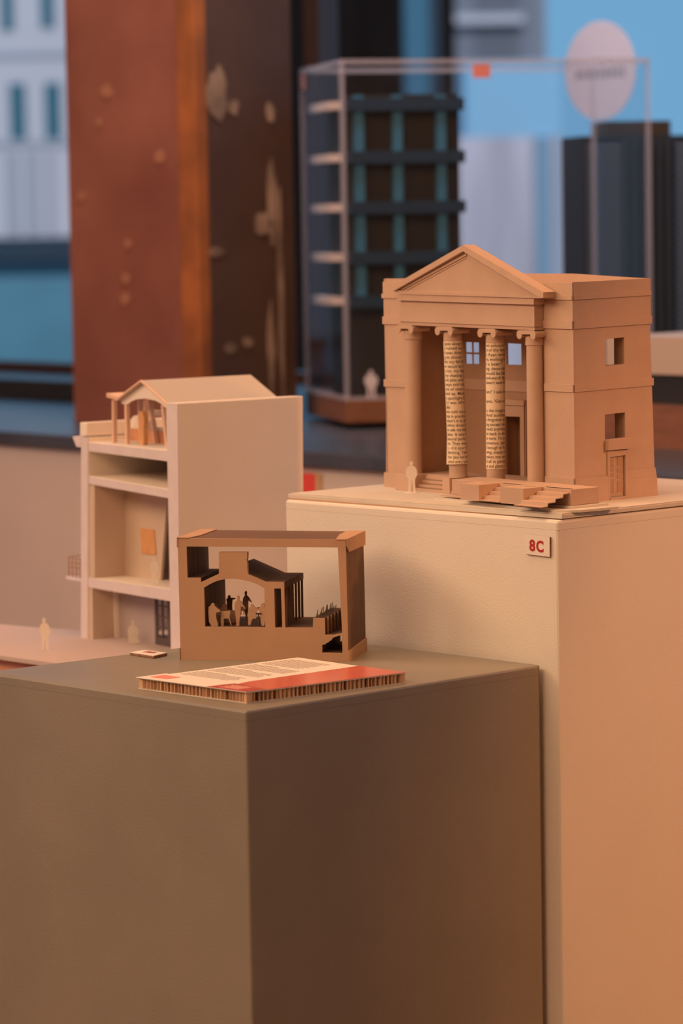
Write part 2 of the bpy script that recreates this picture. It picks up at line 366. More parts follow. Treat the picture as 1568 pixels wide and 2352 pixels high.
# podium with pedestals and steps
mb = MB(); mb.box(.0565, .334, .004, .073, 0, .0215, Hz)
mb.build('podium', board, TM)
for a0, a1, b0 in ((.309, .346, -.023), (.232, .2475, -.020), (.137, .172, -.015), (.054, .090, -.015)):
    MB().box(a0, a1, b0, .010, 0, .0222, Hz).build('pedestal', board, TM, bevel=.0006)
for a0, a1 in ((.2475, .309), (.172, .232), (.090, .137)):
    mb = MB()
    for k in range(4): mb.box(a0, a1, -.018+k*.0065, .006, k*.0050, .0042+k*.0050, Hz)
    mb.build('steps', board, TM)
# entablature
def tl(w, a): return w + (a-.056)*.0105
def Ft(p, q, d): return tp(p, d, tl(q, p))
mb = MB().prism([(.0575, .2224), (.3350, .2224), (.3350, .2620), (.0575, .2620)], Ft, -.017, 0); mb.build('entablature', board, TM)
mb = MB(); mb.prism([(.0535, .2548), (.3390, .2548), (.3390, .2626), (.0535, .2626)], Ft, -.0215, 0); mb.build('entablature_cornice', board, TM)
mb = MB(); mb.prism([(.0560, .2300), (.3362, .2300), (.3362, .2330), (.0560, .2330)], Ft, -.0182, 0)
mb.prism([(.0555, .2262), (.3370, .2262), (.3370, .2300), (.0555, .2300)], Ft, -.0190, 0)
mb.prism([(.0565, .2218), (.3358, .2218), (.3358, .2258), (.0565, .2258)], Ft, -.0175, 0); mb.build('architrave_strip', board, TM)
# pediment
outer = [(.3424, .2768), (.3405, .2675), (.0289, .2632), (.0292, .2703), (.1892, .3314)]
inner = [(.3300, .2732), (.0480, .2690), (.1899, .3240)]
mb = MB(); mb.prism(outer, F, -.0205, -.012); mb.build('tympanum', board, TM)
mb = MB()
mb.prism([(.3428, .2770), (.3405, .2700), (.1897, .3238), (.1892, .3318)], F, -.0270, -.010)
mb.prism([(.1892, .3318), (.1897, .3238), (.0360, .2640), (.0285, .2640), (.0288, .2706)], F, -.0270, -.008)
mb.build('raking_cornice', board, TM)
mb = MB(); mb.prism([(.3300, .2728), (.3240, .2722), (.1880, .3180), (.1880, .3205)], F, -.0222, -.0205)
mb.prism([(.3200, .2722), (.3160, .2716), (.1882, .3150), (.1882, .3164)], F, -.0215, -.0205)
mb.prism([(.3405, .2672), (.0289, .2630), (.0330, .2668), (.3340, .2712)], F, -.0235, -.0205); mb.build('pediment_moulding', board, TM)
# roof sheets behind the pediment over the slopes
mb = MB(); mb.prism([(.1892, .3322), (.0285, .2712), (.0285, .2700), (.1892, .3308)], F, -.0262, -.006); mb.build('roof_slope', board, TM)
# columns
def column(a0, a1, w0, w1, sleeve=None, r=.0121):
    c = MB(); bb = -.0035
    def ctr(w): k = (w-w0)/(w1-w0); return a0 + (a1-a0)*k
    def ring(w0_, w1_, r0_, r1_, mb, n=12):
        pts = [tp(ctr(w0_+(w1_-w0_)*i/n), bb, w0_+(w1_-w0_)*i/n) for i in range(n+1)]
        mb.tube(pts, [r0_+(r1_-r0_)*i/n for i in range(n+1)], 40)
    ring(w0, w1-.006, r, r*.93, c); sh = c.build('column', board, TM, smooth=True)
    n = MB(); ring(w1-.0185, w1-.008, r*1.06, r*1.03, n, 3); n.build('necking', board, sh, smooth=True)
    n = MB(); ring(w0, w0+.0055, r*1.05, r*1.03, n, 3); n.build('column_foot', board, sh, smooth=True)
    # ionic capital: a sheet rolled down at both ends, the rolls running back
    cp = MB(); ac = ctr(w1); half = .0148
    path = []
    for s_ in (-1, 1):
        pp = [(s_*half, w1-.0008)]
        for k in range(0, 11):
            th = math.radians(90-k*27); pp.append((s_*(half+.0005 + .0036*math.cos(th)), w1-.0044+.0036*math.sin(th)))
        path.append(pp)
    out = [(ac+p, q) for p, q in reversed(path[0])] + [(ac+p, q) for p, q in path[1]]
    th = .0011
    def thick(poly):
        up_, dn = [], []
        for i, p in enumerate(poly):
            q0 = poly[max(i-1, 0)]; q1 = poly[min(i+1, len(poly)-1)]
            dx, dy = q1[0]-q0[0], q1[1]-q0[1]; l = math.hypot(dx, dy); nx, ny = -dy/l*th/2, dx/l*th/2
            up_.append((p[0]+nx, p[1]+ny)); dn.append((p[0]-nx, p[1]-ny))
        return up_ + dn[::-1]
    cp.prism(thick(out), F, -.0185, .0115)
    # face plate with two round volutes
    pl = [(ac+half+.001, w1)]
    for s_ in (1, -1):
        cc = (ac+s_*(half-.0005), w1-.0050)
        rng = range(0, 13) if s_ < 0 else range(12, -1, -1)
    vol = []
    for k in range(0, 13): an = math.radians(80-k*23); vol.append((ac+half-.0012+.0052*math.cos(an), w1-.0050+.0058*math.sin(an)))
    vol2 = [(2*ac-p, q) for p, q in reversed(vol)]
    plate = vol + [(ac+.0085, w1-.0045), (ac-.0085, w1-.0045)] + vol2
    cp.prism(plate, F, -.0200, -.0182)
    cp.build('capital', board, sh)
    if sleeve:
        s0, s1, lines, rs = sleeve
        sp = MB(); nn = 30
        pts = [tp(ctr(s0+(s1-s0)*i/nn), bb, s0+(s1-s0)*i/nn) for i in range(nn+1)]
        sp.tube(pts, [rs(i/nn) for i in range(nn+1)], 48, caps=False)
        so = sp.build('printed_sleeve', paper, sh, smooth=True)
        tx = MB(); pitch = (s1-s0)/(len(lines)+.15); vdir = math.atan2(-1*(E1.x*.0+1), 1)
        # facing angle of the camera seen from the column
        P0 = TO + tp(ctr(w0), bb, 0); cv = Vector(co.matrix_world.translation) - P0; fa = math.atan2(cv.y, cv.x)
        for i, ln in enumerate(lines):
            wl = s1 - (i+.82)*pitch
            if not ln: continue
            def fn(x, y):
                k = (wl+y-s0)/(s1-s0); rr = rs(min(max(k, 0), 1))+.00014
                ang = fa + (x/rr)
                base = tp(ctr(wl+y), bb, wl+y)
                return base + Vector((math.cos(ang)*rr, math.sin(ang)*rr, 0))
            full = r*2.55
            v, f = text_tris(ln, pitch*.98, .00005)
            x0 = min(p[0] for p in v); x1 = max(p[0] for p in v)
            wd = x1-x0; xs = min(1.15, full/wd) if len(ln) > 9 else 1.0
            st = -full/2
            tx.add([fn(st+(p[0]-x0)*xs, p[1]) for p in v], f)
        tx.build('printed_text', ink, so)
    return sh
L2 = ["l goes along w", "e ruined our", "d even draw h", "g in shock", "for my fall th", "er would be a", "e ice, my leg", "my skating a", "ent Jake and I",
      "ways told me", "unt of view o", "ked up. Mom", "e spotlight is", "it I was off m", "ally.", "me told me a", "tep in practice", "wasn't in it, th", "within three d",
      "to talk me bac", "Jake. It was a", "natural perfor", "on. They wou", "s - it'd spur h", "thinking. Talk", "ther Jake had be", "ached every som"]
L3 = ["ect solution!'", "rt of the fami", "r. Ryan wrinl", "rd, working in", "r a beer?'", "ing, determin", "would be tha", "awkward! Bu", "doesn't want to", "", "um?' I ask in", "",
      "eyes. 'Get of", "", "e, the magica", "And sudden", "e forgotten ab", "ing except me", "reeds anything", "be back in the", "re here. I'm su", "presence. Jake", "d enough by Ry", "wing, steady in",
      "nakes me sm", "it all in persp", "us and glance a"]
column(.3290, .3245, .0215, .2240)
column(.2320, .2400, .0215, .2228, (.0400, .2040, L2, lambda k: .0130+.0022*max(0, 1-k*4.5)))
column(.1540, .1508, .0215, .2216, (.0378, .2035, L3, lambda k: .0127))
column(.0710, .0712, .0215, .2208)

# loose stair block in front of the temple
SB = empty('stair_block', TO + tp(.05, -.06, .006), 'brown cardboard block with two stair flights, lying before the temple model', 'model part')
o_ = tp(.05, -.06, .006)
def K(f): return lambda p, q, d: f(p, q, d) - o_
Hk, Fk, Sk = K(Hz), K(F), K(Sd)
w0, w1 = .0062, .0266
MB().box(-.0650, .1720, -.0680, -.0180, w0, w1, Hk).build('platform', board, SB, bevel=.0006)
for nm, a0, a1, b0 in (('pedestal', .0750, .1125, -.1050), ('pedestal', -.0110, .0345, -.1035)):
    am, bm_ = (a0+a1)/2, -.074
    slit = [(am-.0045+.0130*math.cos(k*math.pi/10), bm_+.0030*math.sin(k*math.pi/10)) for k in range(20)]
    mb = MB().prism([[(a0, b0), (a1, b0), (a1, -.066), (a0, -.066)], slit], Hk, w1-.006, w1+.0003); mb.box(a0, a1, b0, -.066, w0, w1-.006, Hk)
    pd = mb.build(nm, board, SB)
    MB().prism(slit, Hk, w1-.0062, w1-.0056).build('slot_shade', dark, pd)  # dark sheet stands for the shade down the slit
def flight(a0, a1, b1, n=4, wob=0):
    mb = MB(); b = -.064; w_ = w1; db = (b - b1)/n; dw = (w1-w0-.0015)/n; up_ = [(b+.004, w1)]; 
    pts = [(b+.004, w1)]
    for k in range(n):
        pts.append((b-db*k-db*.15, w_-dw*k)); pts.append((b-db*k-db*.22, w_-dw*(k+1)+.0006)); 
    pts.append((b1-.002, w_-dw*n+.0002))
    low = [(p[0]+.0010, p[1]-.0012) for p in reversed(pts)]
    mb.prism(pts+low, Sk, a0, a1); return mb.build('stair_flight', board, SB)
flight(.0345, .0750, -.1050)
flight(-.0620, -.0110, -.1190)
t = MB(); t.prism([(.118, -.083), (.183, -.080), (.180, -.070), (.117, -.0705)], Hk, .0052, .0062); t.build('loose_flap', board, SB)
t = MB(); t.prism([(.186, -.088), (-.070, -.1015), (-.092, -.075), (-.095, -.012), (.186, -.012)], lambda p, q, d: Hz(p, q, d), 0, .0030)
o = t.build('card_sheet', board_pale, None, loc=TO); tag(o, 'pale card sheet lying under the stair block, nearest the board edge', 'card sheet')
t = MB(); t.prism([(.120, -.062), (-.070, -.074), (-.0765, -.012), (.120, -.012)], lambda p, q, d: Hz(p, q, d), .003, .0060)
o = t.build('card_sheet', board_pale, None, loc=TO); tag(o, 'smaller pale card directly under the stair block platform', 'card sheet')

# ------------------------------------------------------------------ people cut from card
def head(cx, cy, r, neck, yb, n=12):      # head outline from the right side of the neck round to the left
    a0 = math.asin(min(.95, neck/r)); out = [(cx+neck, yb)]
    for k in range(n+1):
        an = -math.pi/2 + a0 + (2*math.pi-2*a0)*k/n; out.append((cx+r*.86*math.cos(an), cy+r*math.sin(an)))
    return out + [(cx-neck, yb)]
def body(l, hd, r): return r + hd + l
STAND = [(-.115, 0), (-.035, 0), (-.025, .22), (.005, .44), (.035, .22), (.045, 0), (.125, 0), (.125, .02), (.105, .25), (.115, .44), (.135, .47), (.165, .50), (.185, .62), (.165, .74), (.125, .80), (.06, .835)] + head(.0, .925, .068, .028, .85) + [(-.06, .835), (-.13, .80), (-.165, .73), (-.18, .61), (-.155, .50), (-.125, .47), (-.105, .42), (-.10, .22)]
WALK = [(-.10, 0), (-.03, 0), (-.02, .22), (.01, .42), (.04, .22), (.055, 0), (.125, 0), (.125, .02), (.10, .26), (.115, .44), (.165, .50), (.20, .60), (.165, .66), (.15, .74), (.11, .80), (.05, .835)] + head(-.01, .925, .066, .027, .85) + [(-.06, .83), (-.12, .79), (-.145, .70), (-.14, .56), (-.11, .48), (-.10, .40), (-.09, .22)]
SIT = [(-.22, 0), (.32, 0), (.31, .10), (.22, .20), (.26, .50), (.23, .66), (.12, .75), (.06, .78)] + head(.0, .90, .095, .04, .79) + [(-.07, .78), (-.16, .73), (-.24, .58), (-.20, .22)]
def smooth_poly(p, n=2):
    for _ in range(n):
        q = []
        for i in range(len(p)):
            a, b = p[i], p[(i+1) % len(p)]; q += [(a[0]*.75+b[0]*.25, a[1]*.75+b[1]*.25), (a[0]*.25+b[0]*.75, a[1]*.25+b[1]*.75)]
        p = q
    return p
def cutout(loc, h, poly, m, label, az, th=.0012, disc=0, flip=1, wide=1.0):
    t = empty('paper_figure', loc, label, 'figure', rz=az)
    pp = smooth_poly([(flip*x*h*wide, y*h) for x, y in poly], 1)
    MB().prism(pp, lambda p, q, d: (p, d, q + (.0006 if disc else 0)), -th/2, th/2).build('cutout', m, t)
    if disc: MB().prism([(disc*math.cos(k*math.pi/12), disc*math.sin(k*math.pi/12)) for k in range(24)], lambda p, q, d: (p, q, d), 0, .0007).build('disc_base', m, t)
    return t
AZC = YAW - math.pi/2      # turned to face the visitor
cutout(TO + tp(.2925, -.0380, 0), .0425, STAND, foam, 'pale paper cut-out of a standing person on a disc beside the temple steps', AZC, disc=.0100)

# ------------------------------------------------------------------ sectional box model of stacked card
BP = Vector((.23655, .38655, 1.0)); BA = math.atan2(-.83017, .55751)
BX = empty('section_box_model', BP, 'brown card box with a building section cut through it, figures and tables inside', 'architectural model', rz=BA)
KX = .2190/1224.0; KZ = .1557/888.0
def q_(u, v, b=0.0):                     # tracing grid of the section drawing -> metres on the sheet
    sc = 1+b*.255
    uu = (u - 1640*b*(1 - (u-80)/1230*.05)) ; vv = v + 600*b
    return ((uu-80)*KX*(1+b*.12), (1042+.0100*(uu-80)-vv)*KZ*(1+b*.12))
def QL(pts, b=0.0): return [q_(u, v, b) for u, v in pts]
Fb = lambda p, q, d: (p, d, q)
D_ = .1085
outer = QL([(80, 1042), (1305, 1054), (1300, 170), (76, 152)])
arch = [(260, 515), (300, 492), (345, 470), (390, 457), (440, 450), (490, 450), (540, 457), (600, 470), (650, 488), (705, 520)]
room_h = QL([(264, 800), (262, 515)] + arch[1:] + [(706, 804)])
door_o = QL([(778, 806), (776, 522), (826, 522), (829, 806)])
sky_front = QL([(142, 442), (140, 213), (1243, 226), (1264, 845), (1205, 858), (1140, 858), (1140, 738), (1056, 736), (1053, 806), (851, 806), (849, 475), (715, 473), (585, 415), (583, 320), (577, 312), (583, 304), (585, 256), (378, 256), (376, 316), (382, 322), (376, 330), (375, 412), (240, 474), (240, 443)])
sky_back = QL([(142, 442), (140, 213), (1243, 226), (1264, 845), (1205, 858), (1140, 858), (1140, 738), (1056, 736), (1053, 806), (829, 806), (829, 524), (846, 522), (850, 475), (715, 473), (480, 368), (420, 395), (240, 474), (240, 443)])
stair = QL([(1116, 988), (1118, 930), (1140, 929), (1148, 918), (1163, 914), (1170, 904), (1185, 898), (1192, 884), (1210, 875), (1262, 858), (1264, 992)])
MB().prism([outer, room_h, door_o, sky_front, stair], Fb, 0, .0022).build('front_sheet', kraft, BX)
# the stack: full frame, then the roof and posts that run back
sky_open = QL([(142, 442), (140, 213), (1243, 226), (1264, 845), (1205, 858), (1140, 858), (1140, 738), (1056, 736), (1053, 806), (778, 806), (776, 522), (850, 522), (850, 475), (715, 473), (480, 368), (375, 412), (240, 474), (240, 443)])
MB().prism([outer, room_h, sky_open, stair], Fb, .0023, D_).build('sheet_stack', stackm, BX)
chim = QL([(378, 256), (585, 256), (583, 304), (577, 312), (583, 320), (585, 416), (480, 366), (375, 412), (376, 330), (382, 322), (376, 316)])
MB().prism(chim, Fb, .0022, .0075).build('chimney', kraft, BX)
# pergola posts and flat eave
for k in range(6):
    b = .0175+k*.0176
    MB().prism(QL([(832, 808), (832, 500), (847, 500), (847, 808)]), Fb, b, b+.0022).build('pergola_post', stackm, BX)
# terrace reeds
mb = MB()
for k in range(9):
    b = .006+k*.0115; a, z = q_(1062+random.uniform(-2, 6), 738); dx = random.uniform(-.001, .0035)
    mb.box(a, a+.0009, b, b+.0012, z-.001, z+.0085, lambda x, y, zz, a=a, z=z, dx=dx: (x + (zz-z)*dx/.0085, y, zz))
    a2, _ = q_(1085+random.uniform(-3, 6), 738); mb.box(a2, a2+.0008, b+.003, b+.004, z-.001, z+random.uniform(.004, .007), lambda x, y, zz, a=a2, z=z, dx=dx: (x + (zz-z)*dx/.006, y, zz))
mb.build('reeds', mat('thin_green_reeds', (.16, .13, .08), .8), BX)
for k in range(5):                        # planter fins between the terraces
    b = .012+k*.0195
    MB().prism(QL([(1138, 860), (1138, 738), (1152, 738), (1152, 860)]), Fb, b, b+.006).build('planter_fin', kraft, BX)
# flaps wrapping the corners
fl = MB(); fl.prism(QL([(72, 150), (175, 150), (190, 148)])+[(.030, .1560), (.032, .1566), (-.0015, .1566)], Fb, 0, .001)
mb = MB(); mb.prism([(-.0012, -.001), (.0150, -.001), (.0215, .030), (.0225, .1095), (-.0012, .1095)], lambda p, q, d: (p, q, d + .02*max(0, 0)), .1562, .1572); mb.prism([(-.001, .1440), (-.001, .1572), (.1095, .1572), (.1095, .1440)], lambda p, q, d: (d, p, q), -.0018, -.0006)
mb.build('corner_flap', kraft, BX)
mb = MB(); mb.prism([(.2060, -.001), (.2205, -.001), (.2205, .1100), (.1975, .1100), (.1975, .060)], lambda p, q, d: (p, q, d), .1545, .1560)
mb.prism([(-.001, .1558), (.1105, .1558), (.1105, .1375), (.010, .1385), (.004, .1430), (-.001, .1470)][:6], lambda p, q, d: (d, p, q), .2192, .2206); mb.build('corner_flap', kraft, BX)
mb = MB(); mb.prism([(-.0005, .0), (.1110, .0), (.1110, .0160), (.1080, .0165), (-.0005, .0135)], lambda p, q, d: (d, p, q), .2190, .2204); mb.build('corner_flap', kraft, BX)
mb = MB(); mb.prism([(-.001, 0), (.109, 0), (.109, .015), (-.001, .015)], lambda p, q, d: (d, p, q), -.0018, -.0006); mb.build('corner_flap', kraft, BX)
# right-hand post of the frame thicker at the front
# furniture and figures in the dining room (each a separate cut sheet)
def sil(name, pts, b, m, par=BX, th=.0016, sm=0):
    p = [((u), (v)) for u, v in pts]
    if sm: p = smooth_poly([tuple(x) for x in p], 1)
    return MB().prism(QL(p, b), Fb, b, b+th).build(name, m, par)
person_l = [(296, 800), (290, 660), (303, 650), (313, 640), (314, 630), (326, 626), (338, 632), (338, 648), (352, 662), (380, 682), (383, 690), (345, 700), (352, 760), (368, 800)]
tb_l = [(383, 688), (452, 686), (455, 700), (448, 712), (448, 736), (455, 770), (461, 792), (455, 792), (440, 742), (402, 742), (404, 800), (380, 800), (383, 720)]
tb1 = [(345, 700), (383, 700), (382, 706), (366, 714), (364, 740), (368, 775), (362, 790), (359, 770), (361, 740), (360, 714), (347, 706)]
stand1 = [(492, 800), (497, 770), (492, 720), (486, 680), (484, 640), (492, 620), (508, 606), (504, 590), (506, 578), (515, 573), (524, 580), (523, 596), (520, 606), (535, 618), (548, 640), (563, 662), (566, 672), (560, 670), (540, 650), (530, 645), (531, 680), (528, 710), (522, 740), (518, 775), (518, 792), (512, 800)]
sit_r1 = [(580, 790), (583, 750), (582, 700), (590, 670), (603, 655), (604, 640), (614, 634), (625, 640), (626, 650), (640, 662), (660, 672), (640, 690), (648, 742), (610, 742), (600, 790)]
sit_r2 = [(706, 795), (706, 630), (690, 628), (678, 634), (678, 650), (668, 664), (640, 672), (672, 690), (672, 745), (678, 795)]
tb2 = [(636, 700), (682, 700), (680, 706), (662, 716), (660, 760), (664, 782), (650, 782), (655, 760), (655, 716), (640, 706)]
glass_ = [(648, 660), (670, 660), (662, 668), (660, 673), (658, 673), (656, 668)]
dark_stand = [(566, 790), (572, 745), (568, 700), (556, 680), (551, 640), (557, 595), (572, 578), (568, 562), (570, 550), (578, 545), (586, 551), (586, 566), (582, 576), (598, 590), (610, 612), (620, 628), (616, 632), (600, 618), (596, 612), (592, 640), (594, 680), (588, 700), (582, 745), (580, 790)]
bar = [(436, 720), (440, 660), (436, 606), (446, 600), (446, 586), (455, 577), (466, 584), (466, 598), (500, 600), (500, 608), (480, 612), (476, 660), (480, 720)]
bench = [(270, 660), (330, 640), (360, 640), (372, 668), (395, 668), (400, 640), (430, 640), (436, 680), (500, 690), (500, 800), (270, 800)]
tb3 = [(530, 660), (566, 660), (566, 690), (560, 690), (560, 720), (556, 720), (556, 692), (540, 692), (540, 720), (534, 720)]
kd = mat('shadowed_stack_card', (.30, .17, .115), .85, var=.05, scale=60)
sil('seated_figure', person_l, .004, kraft, sm=1); sil('chair', tb_l, .008, kraft); sil('pedestal_table', tb1, .002, dark)
sil('standing_figure', stand1, .010, kraft, sm=1)
sil('seated_figure', sit_r1, .006, kraft, sm=1); sil('seated_figure', sit_r2, .003, kraft, sm=1)
sil('pedestal_table', tb2, .0015, dark); sil('wine_glass', glass_, .004, dark)
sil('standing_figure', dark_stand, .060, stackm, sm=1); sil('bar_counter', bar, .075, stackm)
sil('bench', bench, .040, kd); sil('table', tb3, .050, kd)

# ------------------------------------------------------------------ number cards
def card(name, loc, label): return empty(name, loc, label, 'number card')
t = card('number_card', (.4960, .0055, 1.1490), 'white card reading 8C in red, fixed to the cream plinth near its top')
MB().prism([(.0213, .0130), (-.0215, .0117), (-.0211, -.0133), (.0215, -.0120)], lambda p, q, d: (d, p, q), .0003, .0012).build('face', white_card, t)
mb = MB(); mb.prism([(.0211, .0128), (-.0213, .0115), (-.0209, -.0131), (.0213, -.0118)], lambda p, q, d: (d, p, q), .0013, .0032); mb.build('corrugated_core', mat('dark_corrugation', (.16, .07, .04), .9, col2=(.40, .22, .13), scale=500, stretch=(1, 1, 1)), t)
mb = MB(); fnx = lambda x, y: (.0001, .0127 - x, y - .0072 - x*.03)
put_text(mb, '8', .0192, fnx, 0.0, 0, bold=.0008, width=.0102); put_text(mb, 'C', .0192, fnx, .0116, 0, bold=.0008, width=.0126)
mb.build('lettering', red, t)
t = card('number_card', (.2219, .4200, 1.0), 'small white card reading 8B in red, lying beside the section box')
f = lambda p, q, d: (p-.2219, q-.42, d)
quad = [(.2196, .4196), (.2498, .4283), (.2473, .4714), (.2217, .4696)]
MB().prism(quad, f, .0005, .0032).build('corrugated_core', bpy.data.materials['dark_corrugation'], t)
MB().prism(quad, f, .0033, .0041).build('face', white_card, t)
mb = MB(); put_text(mb, '8B', .0155, lambda x, y: (.0105+y, .0385-x, .0043), 0, 0, bold=.0004, width=.0215)
mb.build('lettering', red, t)

# ------------------------------------------------------------------ info panel on honeycomb board
IP = empty('information_panel', (.0373, .0401, 1.0), 'printed information panel on honeycomb board, red band along its side, lying flat', 'panel')
A0 = Vector((.0373, .0401)); ex = Vector((.2713-.0373, .0139-.0401)); ey = Vector((.0339-.0373, .2299-.0401))
far = Vector((.2797, .2135)) ; 
def ip(s, t_, z):                       # bilinear over the sheet: s along the red side, t along the front edge
    c00 = Vector((0, 0)); c10 = Vector((.2340, -.0262)); c01 = Vector((-.0034, .1898)); c11 = Vector((.2424, .1734))
    p = c00*(1-s)*(1-t_) + c10*s*(1-t_) + c01*(1-s)*t_ + c11*s*t_
    return (p.x, p.y, z)
def ipf(z0=None): return lambda p, q, d: ip(p, q, d)
def sheet(name, pts, z0, z1, m, par): return MB().prism(pts, ipf(), z0, z1).build(name, m, par)
sq = [(0, 0), (1, 0), (1, 1), (0, 1)]
sheet('bottom_liner', [(-.002, -.002), (1.002, -.002), (1.002, 1.002), (-.002, 1.002)], 0, .0010, board_pale, IP)
hc = MB()
def zig(p0, p1, n, inn):
    P = []
    for i in range(n*2+1):
        k = i/(n*2); s = p0[0]+(p1[0]-p0[0])*k; t_ = p0[1]+(p1[1]-p0[1])*k
        off = 0 if (i//1) % 2 == 0 else 1
        P.append((s + inn[0]*off, t_ + inn[1]*off))
    return P
def wallstrip(P, z0, z1, th=.0012):
    for i in range(len(P)-1):
        a = Vector(ip(P[i][0], P[i][1], 0)); b = Vector(ip(P[i+1][0], P[i+1][1], 0))
        n = (b-a).normalized().cross(Vector((0, 0, 1)))*th/2
        hc.add([a-n+Vector((0, 0, z0)), b-n+Vector((0, 0, z0)), b+n+Vector((0, 0, z0)), a+n+Vector((0, 0, z0)), a-n+Vector((0, 0, z1)), b-n+Vector((0, 0, z1)), b+n+Vector((0, 0, z1)), a+n+Vector((0, 0, z1))],
               [(0, 1, 2, 3), (4, 5, 6, 7), (0, 1, 5, 4), (1, 2, 6, 5), (2, 3, 7, 6), (3, 0, 4, 7)])
def fins(p0, p1, n, inn):
    for i in range(n+1):
        k = min(max((i + random.uniform(-.18, .18))/n, 0), 1); s = p0[0]+(p1[0]-p0[0])*k; t_ = p0[1]+(p1[1]-p0[1])*k
        sk = random.uniform(-.35, .35)/n
        wallstrip([(s, t_), (s+inn[0]+(p1[0]-p0[0])*sk, t_+inn[1]+(p1[1]-p0[1])*sk)], .001, .0122, random.choice((.0007, .0012, .0018)))
random.seed(5)
fins((0.004, .004), (.996, .004), 38, (0, .030)); fins((.004, .004), (.004, .996), 30, (.024, 0)); fins((.996, .004), (.996, .996), 20, (-.024, 0)); fins((.004, .996), (.996, .996), 24, (0, -.03))
hc.build('honeycomb_core', mat('honeycomb_paper', (.66, .42, .27), .85), IP)
sheet('cell_shade_backing', [(.028, .034), (.972, .034), (.972, .966), (.028, .966)], .001, .0122, mat('cell_shade_paper', (.16, .07, .04), .9), IP)  # dark backing paints the shade inside the open cells
ts = sheet('top_sheet', sq, .0122, .0132, white_card, IP)
sheet('red_band', [(.11, -.001), (1.001, -.001), (1.001, .42), (.25, .36), (.10, .30)], .0133, .0136, red_gloss, ts)
strip = sheet('title_strip', [(-.012, -.012), (.115, -.008), (.115, .30), (.15, .38), (.17, 1.005), (-.012, 1.005)], .0137, .0143, white_card, IP)
sheet('red_title_block', [(-.010, -.010), (.113, -.006), (.150, .33), (-.010, .345)], .0144, .0146, mat('deep_red_print', (.47, .075, .065), .35), strip)
mb = MB()
for k in range(5):
    s = .02+k*.019; mb.prism([(s, .10), (s+.009, .10), (s+.009, .28-.02*(k % 2)), (s, .28-.02*(k % 2))], ipf(), .01465, .0148)
mb.build('title_lettering', mat('pale_print', (.85, .45, .36), .5), strip)
sheet('pink_label', [(.035, .79), (.125, .79), (.125, .95), (.035, .95)], .0144, .0146, mat('pink_print', (.80, .28, .24), .5), strip)
mb = MB(); random.seed(3)
for ln in range(30):
    s = .225+ln*.024
    if ln in (6, 13, 20): continue
    tt = .95; end = .50 if ln < 20 else .60
    if ln in (5, 12, 19): end = .72
    while tt > end:
        l = random.uniform(.012, .035); mb.prism([(s, tt), (s+.008, tt), (s+.008, tt-l), (s, tt-l)], ipf(), .01325, .0134); tt -= l+.007
mb.build('body_text', inkg, ts)

# ------------------------------------------------------------------ white building model
WB = Vector((.51731, .71136, .944))
g1, g2 = YAW+math.radians(33), YAW-math.radians(53)
G1 = Vector((math.cos(g1), math.sin(g1), 0)); G2 = Vector((math.cos(g2), math.sin(g2), 0))
def wp(a, b, w_): return G1*a + G2*b + Vector((0, 0, w_))
WH = lambda p, q, d: wp(p, q, d)
WF = lambda p, q, d: wp(p, d, q)
WS = lambda p, q, d: wp(d, p, q)
WM = empty('white_building_model', WB, 'white foamboard sectional model of a tall narrow building with roof pavilion', 'architectural model')
MB().prism([(0, 0), (.027, 0), (.0250, .3600), (-.0075, .3610)], WF, 0, .217).build('party_wall', foam, WM, bevel=.0015)
MB().prism([(.0005, 0), (.0265, 0), (.0245, .3595), (-.0070, .3605)], WF, -.0012, -.0001).build('cut_edge', foam_edge, WM)
MB().prism([(.2735, 0), (.2950, 0), (.2790, .3000), (.2575, .3000)], WF, 0, .205).build('facade_wall', foam, WM, bevel=.001)
MB().prism([(.2740, 0), (.2945, 0), (.2785, .2998), (.2580, .2998)], WF, -.0012, -.0001).build('cut_edge', foam_edge, WM)
MB().prism([(.2610, .3015), (.2825, .3010), (.2813, .3215), (.2600, .3224)], WF, -.0015, .205).build('roof_parapet', foam, WM, bevel=.0015)
for nm, z0l, z1l, z0r, z1r in (('roof_slab', .2796, .2932, .2769, .2925), ('floor_slab', .2309, .2428, .2246, .2372), ('floor_slab', .0767, .0915, .0776, .0950)):
    sl = MB().prism([(.026, z0r), (.2745 if z0l < .1 else .262, z0l), (.2745 if z0l < .1 else .262, z1l), (.026, z1r)], WF, 0.0012, .200).build(nm, foam, WM, bevel=.0008)
    MB().prism([(.027, z0r+.0005), (.2730 if z0l < .1 else .2605, z0l+.0005), (.2730 if z0l < .1 else .2605, z1l-.0005), (.027, z1r-.0005)], WF, 0, .0011).build('cut_edge', foam_edge, sl)
MB().prism([(.027, .08), (.270, .08), (.262, .300), (.026, .300)], WF, .190, .195).build('back_wall', foam, WM)
# cornice and balcony on the street side
MB().prism([(.2815, .3000), (.3080, .2995), (.2960, .2845), (.2822, .2845)], WF, 0, .15).build('cornice', foam_edge, WM)
bal = MB().prism([(.291, .0835), (.3390, .0835), (.3390, .0880), (.290, .0880)], WF, .0, .04).build('balcony', foam_edge, WM)
mb = MB(); hrail = .1170
for a in (.3365, .3250, .3130, .3010): mb.tube([wp(a, .004, .088), wp(a+random.uniform(-.001, .001), .004, hrail)], .0009, 6)
for z in (.0925, .1020, .1090, hrail): mb.tube([wp(.338, .004, z), wp(.288, .004, z+random.uniform(-.001, .001))], .0007, 6)
mb.tube([wp(.3375, .004, hrail), wp(.3375, .036, hrail)], .0008, 6); mb.build('railing', mat('thin_brown_wire', (.40, .22, .15), .7), bal)
